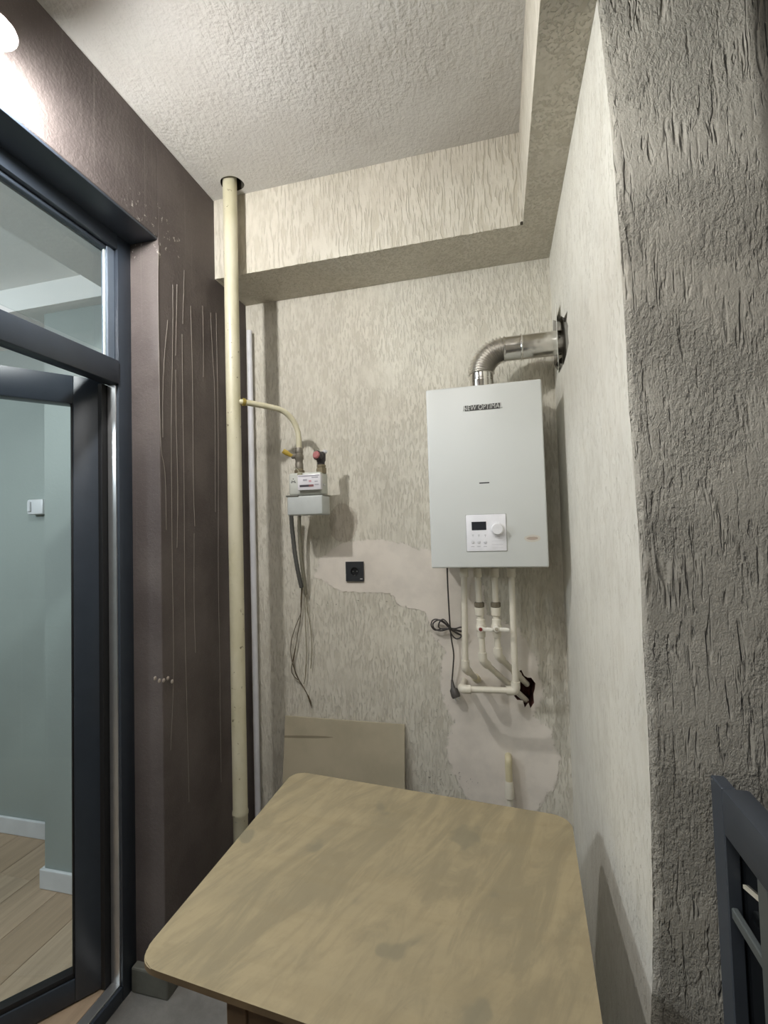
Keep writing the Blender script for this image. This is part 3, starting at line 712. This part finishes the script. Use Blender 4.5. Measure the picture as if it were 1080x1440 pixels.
tag(mesh('leaning_board', b, board_mat()), 'thin beige hardboard sheet leaning on the back wall behind the table', 'board')

# ------------------------------------------------------------------ boiler
BX0, BX1, BY, BZ0, BZ1 = -.257, .169, 1.770, 1.448, 2.135
bo = thing('gas_boiler', 'white wall mounted gas boiler with a small control panel', 'boiler', ((BX0+BX1)/2, 1.92, BZ0))
def boiler_mat():
    t = NT('boiler_white'); p = t.pos(False)
    q = at(749, 757, 1, BY); loc = (q.x-(BX0+BX1)/2, BY-1.92, q.z-BZ0)
    m = t.math('MULTIPLY', t.ellipse(p, loc, (.020, .05, .006), .9, 60), .5)
    c = t.mix(t.ramp(t.noise(p, 3, 3), .3, .7), s2l((214, 217, 214)), s2l((210, 213, 210)))
    c = t.mix(t.math('MULTIPLY', t.ellipse(p, loc, (.030, .05, .013), .7, 40), .35), c, s2l((214, 196, 170)))
    c = t.mix(m, c, s2l((150, 112, 88)))
    t.l(c, t.b.inputs['Base Color']); t.b.inputs['Roughness'].default_value = .32; return t.m
MB = boiler_mat()
b = bmx(); box(b, (BX0+.004, BY+.022, BZ0+.003), (BX1-.004, YB-.001, BZ1-.003), .006, 2); mesh('casing', b, MB, bo)
b = bmx(); box(b, (BX0, BY, BZ0), (BX1, BY+.022, BZ1), .006, 3); fc = mesh('front_cover', b, MB, bo)
q0 = at(655, 724.5, 1, BY); q1 = at(713, 774.5, 1, BY); CX0, CX1, CZ0, CZ1 = q0.x, q1.x, q1.z, q0.z
b = bmx(); box(b, (CX0-.0014, BY-.0006, CZ0-.0014), (CX1+.0014, BY+.002, CZ1+.0014)); mesh('panel_gap', b, simple('gap_grey', (150, 150, 146), .6), bo, smooth=False)
b = bmx(); box(b, (CX0, BY-.004, CZ0), (CX1, BY+.002, CZ1), .002, 2); cp = mesh('control_panel', b, simple('panel_white', (238, 238, 242), .3), bo); cp['label'] = 'glossy white control panel'
yq = BY-.004
def px2(x, y): return at(x, y, 1, yq)
a0, a1 = px2(663, 734), px2(684, 745.2); b = bmx(); box(b, (a0.x, yq-.0012, a1.z), (a1.x, yq, a0.z), .0005); s = mesh('display', b, simple('display_dark', (42, 44, 52), .15), cp); s['label'] = 'dark blank display'
kc = px2(699.5, 744)
b = bmx(); lathe(b, kc, (0, -1, 0), [(0, .0265), (.002, .0265), (.003, .0225), (.019, .0205), (.022, .0185), (.0225, .014), (.0215, .001)], 40, cap=False); mesh('knob', b, simple('knob_white', (228, 228, 230), .3), cp)
M_PG = simple('panel_print', (196, 196, 200), .5)
for i, xx in enumerate((665, 673.5, 682.5)):
    c = px2(xx, 762.5); b = bmx(); lathe(b, c, (0, -1, 0), [(0, .0062), (.0008, .0062), (.0014, .0052), (.0014, .0005)], 20, cap=False); s = mesh('button', b, simple('button_grey', (208, 208, 212), .35), cp)
    b = bmx(); c = px2(xx, 768.5); box(b, (c.x-.006, yq-.0004, c.z-.0012), (c.x+.006, yq, c.z+.0012)); mesh('print_mark', b, M_PG, cp, smooth=False)
    b = bmx(); c = px2(xx, 753.5)
    box(b, (c.x-.0035, yq-.0004, c.z+.002), (c.x+.0035, yq, c.z+.0045)); box(b, (c.x-.001, yq-.0004, c.z-.0045), (c.x+.001, yq, c.z+.002)); mesh('print_mark', b, M_PG, cp, smooth=False)
c = px2(699.5, 754.8); b = bmx(); box(b, (c.x-.009, yq-.0005, c.z-.001), (c.x+.009, yq, c.z+.001)); mesh('print_mark', b, M_PG, cp, smooth=False)
b = bmx(); c0_, c1_ = px2(690, 761), px2(709, 770)
for i in range(3):
    z = c0_.z+(c1_.z-c0_.z)*i/2; box(b, (c0_.x+.004, yq-.0003, z-.0004), (c1_.x-.003, yq, z+.0004))
mesh('print_mark', b, M_PG, cp, smooth=False)
c = at(681, 679, 1, BY); b = bmx(); box(b, (c.x-.0185, BY-.0008, c.z-.0022), (c.x+.0185, BY+.004, c.z+.0022), .0006); s = mesh('viewing_slot', b, simple('slot_dark', (48, 48, 50), .5), bo); s['label'] = 'narrow dark slot'
# logo lettering
def text(body, size, loc, mat, parent, ext, name, xs=1.0, shear=0.0, off=0.0):
    cu = bpy.data.curves.new(name, 'FONT'); cu.body = body; cu.size = size; cu.extrude = ext; cu.shear = shear; cu.offset = off; cu.space_character = 1.02
    cu.align_x = 'CENTER'; cu.align_y = 'CENTER'
    o = bpy.data.objects.new(name, cu); COL.objects.link(o); bpy.context.view_layer.update()
    me = bpy.data.meshes.new_from_object(o.evaluated_get(bpy.context.evaluated_depsgraph_get()))
    bpy.data.objects.remove(o); me.name = name
    R = Matrix.Rotation(math.pi/2, 4, 'X'); me.transform(Matrix.Diagonal((xs, 1, 1, 1))); me.transform(R)
    me.materials.clear(); me.materials.append(mat)
    ob = bpy.data.objects.new(name, me); COL.objects.link(ob); ob.parent = parent; ob.location = Vector(loc)-parent.location; return ob
l0, l1 = at(651, 574, 1, BY), at(706, 571, 1, BY); lcx, lcz = (l0.x+l1.x)/2, (l0.z+l1.z)/2; wd = l1.x-l0.x
b = bmx()
# dark backing bar behind the chrome letters, stepped at the ends
for (x0, x1, dz) in ((.05, .95, .0105),): box(b, (l0.x+x0*wd, BY-.0012, lcz-dz), (l0.x+x1*wd, BY, lcz+dz))
s = mesh('logo_backing', b, simple('logo_dark', (72, 72, 70), .4), bo, smooth=False); s['label'] = 'dark bar behind the lettering'
M_CHR = simple('chrome_letter', (226, 228, 224), .25, metal=.3)
M_LDK = simple('letter_dark', (92, 92, 88), .4)
tx = text('NEW OPTIMAL', .0265, (lcx, BY-.0016, lcz), M_CHR, bo, .0012, 'lettering', 1.0, .12); tx['label'] = 'raised silver lettering reading NEW OPTIMAL'
ww = max(v.co.x for v in tx.data.vertices)-min(v.co.x for v in tx.data.vertices); sc_ = wd/ww
for v_ in tx.data.vertices: v_.co.x *= sc_
t2 = text('NEW OPTIMAL', .0265, (lcx, BY-.0004, lcz), M_LDK, bo, .0006, 'lettering_outline', 1.0,   .12, .0004); t2['label'] = 'dark outline of the lettering'
for v_ in t2.data.vertices: v_.co.x *= sc_
# stubs on the underside
for xx in (653, 671, 695, 719):
    c = at(xx, 804, 1, 1.90); b = bmx(); lathe(b, (c.x, 1.90, BZ0+.004), (0, 0, -1), [(0, .017), (.0125, .017)], 12); mesh('connection_stub', b, M_OLD, bo)

# ------------------------------------------------------------------ flue
def chrome_mat():
    t = NT('flue_chrome'); t.b.inputs['Base Color'].default_value = (.70, .68, .64, 1); t.b.inputs['Metallic'].default_value = 1; t.b.inputs['Roughness'].default_value = .16
    p = t.pos(False); t.bump(t.noise(p, 12, 2), .002); return t.m
M_CHROME = chrome_mat()
FX, FY, FR = -.047, 1.902, .047
fl = thing('flue_pipe', 'shiny chrome flue pipe with a ribbed elbow, running from boiler top into the right wall', 'pipe', (FX, FY, BZ1))
b = bmx(); lathe(b, (FX, FY, BZ1), (0, 0, 1), [(0, .046), (.055, .046), (.058, .047)], 40); mesh('collar', b, M_CHROME, fl)
FZ = at(745, 487, 1, FY).z; Rb = .092; z0 = FZ-Rb; nR = 15; steps = nR*8
pts, rad = [], []
for i in range(steps+1):
    a = math.pi/2*i/steps; pts.append(Vector((FX+Rb-Rb*math.cos(a), FY, z0+Rb*math.sin(a)))); rad.append(  .0475+.0048*math.cos(2*math.pi*i/8))
M_CHR2 = M_CHROME.copy(); M_CHR2.node_tree.nodes['Principled BSDF'].inputs['Roughness'].default_value = .3
b = bmx(); sweep(b, pts, rad, 40, up=(0, 1, 0)); mesh('ribbed_elbow', b, M_CHR2, fl)
b = bmx(); lathe(b, (FX, FY, BZ1+.05), (0, 0, 1), [(0, .0465), (max(.003, z0-BZ1-.05), .0465)], 40); mesh('collar', b, M_CHROME, fl)
b = bmx(); lathe(b, (FX+Rb-.002, FY, FZ), (1, 0, 0), [(0, .0505), (.006, .050), (.007, .047), (.30, .047)], 48, cap=False); mesh('straight_tube', b, M_CHROME, fl)
c = at(733, 485, 1, FY); b = bmx(); lathe(b, (c.x-.005, FY, FZ), (1, 0, 0), [(0, .047), (.001, .0505), (.004, .0525), (.007, .0505), (.009, .047)], 48, cap=False); mesh('clamp', b, M_CHROME, fl)
b = bmx(); obox(b, (.2325, 1.800, FZ-.112), (.016, .124, 0), (.0022, -.0003, 0), (0, 0, .226), .0008); s = mesh('wall_plate', b, simple('plate_white', (216, 216, 206), .35), fl); s['label'] = 'thin pale wall plate seen edge on'

# ------------------------------------------------------------------ water pipes under the boiler
M_PPR = simple('white_ppr', (214, 208, 192), .38); M_NUT = simple('dull_nut', (112, 104, 88), .5, metal=.3)
G = 'white water pipes under the boiler'
PRAD = .0122
def fit(bm, c, axis, L, r):
    a = Vector(axis).normalized(); c = Vector(c); lathe(bm, c-a*L/2, a, [(0, r-.0015), (.002, r), (L-.002, r), (L, r-.0015)], 20)
Y = 1.90
top = BZ0-.010
def A(x, y, yy=Y): return at(x, y, 1, yy)
# 1 leftmost
t1 = A(652.5, 805); k1 = A(654.5, 940); e1_ = A(673, 957, YB-.004)
p1 = thing('water_pipe', 'leftmost white water pipe under the boiler, bending back into the wall', 'pipe', (t1.x, Y, k1.z), G)
b = bmx(); sweep(b, bend([(t1.x, Y, top), tuple(k1), tuple(e1_)], .018), PRAD, 20); mesh('tube', b, M_PPR, p1)
b = bmx(); fit(b, (t1.x, Y, top-.02), (0, 0, 1), .036, .0170); mesh('socket_joint', b, M_PPR, p1)
d1 = (e1_-k1).normalized(); dz = (Vector((t1.x, Y, top))-k1).normalized()
b = bmx(); sweep(b, bend([k1+dz*.032, k1, k1+d1*.045], .02), .0168, 20); mesh('elbow', b, M_PPR, p1)
b = bmx(); fit(b, k1.lerp(e1_, .80), d1, .04, .0165); s = mesh('socket_joint', b, simple('yellowed_joint', (206, 196, 160), .4), p1)
# 4 rightmost with horizontal run
t4 = A(719, 805); m4 = A(724, 900); k4 = A(725.5, 971.5); h4 = A(649.5, 969); w4 = Vector((h4.x-.004, YB-.003, h4.z-.02))
p4 = thing('water_pipe', 'rightmost white water pipe under the boiler, with a horizontal run to the left', 'pipe', (t4.x, Y, k4.z), G)
b = bmx(); sweep(b, bend([(t4.x, Y, top), tuple(k4), tuple(h4), tuple(w4)], .014), PRAD, 20); mesh('tube', b, M_PPR, p4)
b = bmx(); fit(b, (t4.x, Y, top-.02), (0, 0, 1), .036, .0175); mesh('socket_joint', b, M_PPR, p4)
for (a_, c_, d_) in ((Vector((t4.x, Y, top)), k4, h4), (k4, h4, w4)):
    b = bmx(); u1 = (a_-c_).normalized(); u2 = (d_-c_).normalized(); sweep(b, bend([c_+u1*.036, c_, c_+u2*.036], .016), .0172, 20); mesh('elbow', b, M_PPR, p4)
# 2 and 3 with shut-off valves
for (px0, pn, pv_, pk, pe, pm, lab, red, h_end) in (
        ((671.5, 805), (674, 850), (676.5, 882), (679, 929), (740, 985), .55, 'left middle white water pipe with a red dotted valve lever, slanting into the hole', True, 693),
        ((695.5, 805), (697, 850), (698.5, 882), (700.5, 922), (741, 962), .55, 'right middle white water pipe with a plain white valve lever, slanting into the hole', False, 716)):
    a_ = A(*px0); n_ = A(*pn); v_ = A(*pv_); k_ = A(*pk); e_ = at(*pe, 1, YB+.03)
    o_ = thing('water_pipe', lab, 'pipe', (a_.x, Y, k_.z), G)
    b = bmx(); sweep(b, bend([(a_.x, Y, top), tuple(n_), tuple(v_), tuple(k_), tuple(e_)], .016), PRAD, 20); mesh('tube', b, M_PPR, o_)
    b = bmx(); fit(b, (a_.x, Y, top-.02), (0, 0, 1), .036, .0170); mesh('socket_joint', b, M_PPR, o_)
    b = bmx(); lathe(b, n_+Vector((0, 0, .010)), (0, 0, -1), [(0, .0155), (.003, .0195), (.018, .0195), (.021, .016)], 8); mesh('union_nut', b, M_NUT, o_, smooth=False)
    b = bmx(); lathe(b, n_+Vector((0, 0, -.011)), (0, 0, -1), [(0, .0185), (.006, .0195), (.018, .0175), (.030, .0175), (.034, .0145)], 20); mesh('adapter', b, M_PPR, o_)
    b = bmx(); lathe(b, v_+Vector((0, 0, .034)), (0, 0, -1), [(0, .014), (.004, .0175), (.020, .0175), (.026, .021), (.044, .021), (.050, .0165), (.072, .0165), (.074, .0125)], 20)
    lathe(b, v_+Vector((0, 0, .0)), (0, -1, 0), [(0, .014), (.026, .014), (.030, .011)], 16); mesh('valve_body', b, M_PPR, o_)
    c_ = v_+Vector((0, -.030, 0)); ex_ = at(h_end, pv_[1], 1, c_.y).x; b = bmx()
    lathe(b, c_, (0, -1, 0), [(0, .0125), (.010, .0125), (.012, .010)], 16)
    sweep(b, [c_+Vector((.004, -.006, 0)), Vector((ex_*.4+c_.x*.6, c_.y-.009, c_.z)), Vector((ex_-.006, c_.y-.013, c_.z-.001)), Vector((ex_, c_.y-.013, c_.z-.001))], [.0075, .0075, .0085, .006], 10, flat=.45, up=(0, 1, 0))
    lv = mesh('lever', b, simple('lever_white', (226, 222, 210), .35), o_)
    b = bmx(); lathe(b, c_+Vector((0, -.012, 0)), (0, -1, 0), [(0, .0072), (.002, .0068), (.0025, .004)], 14)
    s = mesh('lever_dot', b, simple('dot_red', (122, 48, 44), .4) if red else simple('dot_grey', (166, 158, 142), .4), lv); s['label'] = 'red dot' if red else 'grey dot'
    d2 = (e_-k_).normalized(); u1 = (v_-k_).normalized()
    b = bmx(); sweep(b, bend([k_+u1*.032, k_, k_+d2*.036], .018), .0168, 20); mesh('elbow', b, M_PPR, o_)
    b = bmx(); fit(b, k_.lerp(e_, .62), d2, .04, .0165); mesh('socket_joint', b, M_PPR, o_)

# stub low on the wall
s0 = at(715, 1072, 1, YB-.03); s1 = at(716, 1100, 1, YB-.03); s2 = at(717, 1122, 1, YB-.03)
sp_ = thing('water_pipe', 'short white capped water pipe low on the back wall behind the table', 'pipe', (s0.x, YB-.03, 0.2))
b = bmx(); sweep(b, bend([(s0.x, YB+.0, s0.z+.012), (s0.x, YB-.03, s0.z+.012), (s1.x, YB-.03, s1.z), (s1.x, YB-.03, s1.z-.01)], .02), .0145, 20); s = mesh('tube', b, simple('yellowed_ppr', (206, 196, 162), .4), sp_)
b = bmx(); lathe(b, (s1.x, YB-.03, s1.z+.006), (0, 0, -1), [(0, .0150), (.006, .0175), (.024, .0175), (.030, .0195), (.068, .0195), (.074, .0145)], 20); mesh('coupling', b, M_PPR, sp_)
b = bmx(); lathe(b, (s1.x, YB-.03, s1.z-.060), (0, 0, -1), [(0, .0125), (s1.z-.060-.001, .0125)], 20); mesh('tube', b, M_PPR, sp_)

# ------------------------------------------------------------------ boiler power cord, coiled, with plug
pcd = thing('power_cord', 'dark power cord tied in a coil with its plug hanging left of the pipes', 'cord', tuple(at(638, 985, 1, 2.05)))
M_CORD = simple('cord_dark', (62, 58, 54), .5)
b = bmx(); pts = [Vector((at(629, 805, 1, 1.98).x, 1.98, BZ0+.004))]+pp([(629.5, 820), (631, 850), (632.5, 875), (633, 884), (635, 900), (638, 920), (637, 940), (635.5, 958)], 2.0, 2.052)
sweep(b, smooth_path(pts, 8), .0031, 8); mesh('cord', b, M_CORD, pcd)
loops = [[(632, 884), (622, 884), (612, 886), (606.5, 880), (608, 873), (614, 871), (623, 875), (632, 883)],
         [(632, 884), (620, 887), (611, 884), (609, 877), (616, 872), (624, 874), (633, 884)],
         [(632, 884), (624, 885), (617, 882), (618, 875), (623, 871), (629, 876), (633, 884)],
         [(632, 883), (640, 884), (648, 882), (652, 884), (648, 888), (640, 886), (632, 884)],
         [(632, 884), (638, 888), (645, 892), (651, 893), (652, 889), (643, 886), (632, 884)],
         [(632, 885), (635, 892), (641, 898), (647, 897), (648, 893), (640, 888), (632, 884)]]
for k, l in enumerate(loops):
    b = bmx(); sweep(b, smooth_path([at(x, y, 1, 2.045-.004*(k % 3)) for x, y in l], 8), .0030, 8); mesh('cord_loop', b, M_CORD, pcd)
b = bmx(); c = at(633, 884, 1, 2.036); lathe(b, c-Vector((.004, 0, .0)), (1, 0, .1), [(0, .009), (.008, .009)], 12); mesh('tie', b, M_GASK, pcd)
b = bmx(); pa = at(635.5, 956, 1, 2.052); pb = at(637, 967, 1, 2.045); pc_ = at(642, 981, 1, 2.035)
sweep(b, [pa, pb, pb.lerp(pc_, .2), pc_.lerp(pb, .25), pc_], [.0045, .0095, .0175, .020, .0175], 14, flat=.75); pl = mesh('plug', b, simple('plug_grey', (78, 74, 70), .5), pcd)
b = bmx(); dd = (pc_-pb).normalized(); sd = dd.cross(Vector((0, 1, 0))).normalized()
for s_ in (-1, 1): sweep(b, [pc_+sd*.0075*s_-dd*.004, pc_+sd*.0075*s_+dd*.012], .0022, 8)
mesh('plug_pin', b, M_ALU, pl)

# ------------------------------------------------------------------ dark railing at the lower right
gx = .343
gr = thing('metal_railing', 'dark grey metal railing with a wide top rail beside the scratched pier', 'railing', (gx, .2, 0))
M_RAIL = simple('dark_grey_metal', (74, 80, 88), .4, metal=.2)
zr1, zr0 = H-.446, H-.522
b = bmx(); box(b, (gx, .900, 0), (gx+.022, .944, zr1), .002); mesh('post', b, M_RAIL, gr)
b = bmx(); box(b, (gx, -.90, zr0), (gx+.040, .901, zr1), .003, 2); mesh('top_rail', b, M_RAIL, gr)
for i in range(9):
    y = .775-i*.19; b = bmx(); box(b, (gx+.002, y, .0), (gx+.018, y+.030, zr0), .002); mesh('baluster', b, simple('mid_grey_metal', (98, 104, 104), .4, metal=.2), gr)
b = bmx(); box(b, (gx+.004, -.90, H-.655), (gx+.014, .900, H-.637), .002); mesh('mid_rail', b, simple('mid_grey_metal', (98, 104, 104)), gr)
b = bmx(); box(b, (gx+.024, -.90, .0), (gx+.032, .944, zr0), .001); s = mesh('infill_panel', b, M_NIGHT, gr); s['label'] = 'dark glossy infill'
b = bmx(); obox(b, (gx+.020, .893, H-.600), (0, -.070, .022), (.004, 0, 0), (0, 0, .006)); s = mesh('reflection_strip', b, simple('reflection_pale', (220, 214, 196), .4), gr); s['label'] = 'short pale strip imitating a reflection'  # pale strip stands in for a bright reflection on the infill

# ------------------------------------------------------------------ small thing on the inner wall
wa = at(44, 703, 1, 1.95); wb = at(66, 723, 1, 1.95)
ad = thing('wall_adapter', 'small white fitting on the inner grey green wall beyond the door glass', 'fitting', ((wa.x+wb.x)/2, 1.95, wb.z))
b = bmx(); box(b, (wa.x, 1.925, wb.z), (wb.x, 1.971, wa.z), .008, 2); mesh('fitting_body', b, M_TRIM, ad)
b = bmx(); box(b, (wa.x+.012, 1.915, wb.z+.015), (wa.x+.03, 1.926, wa.z-.012), .003, 1); mesh('rocker', b, M_TRIM, ad)
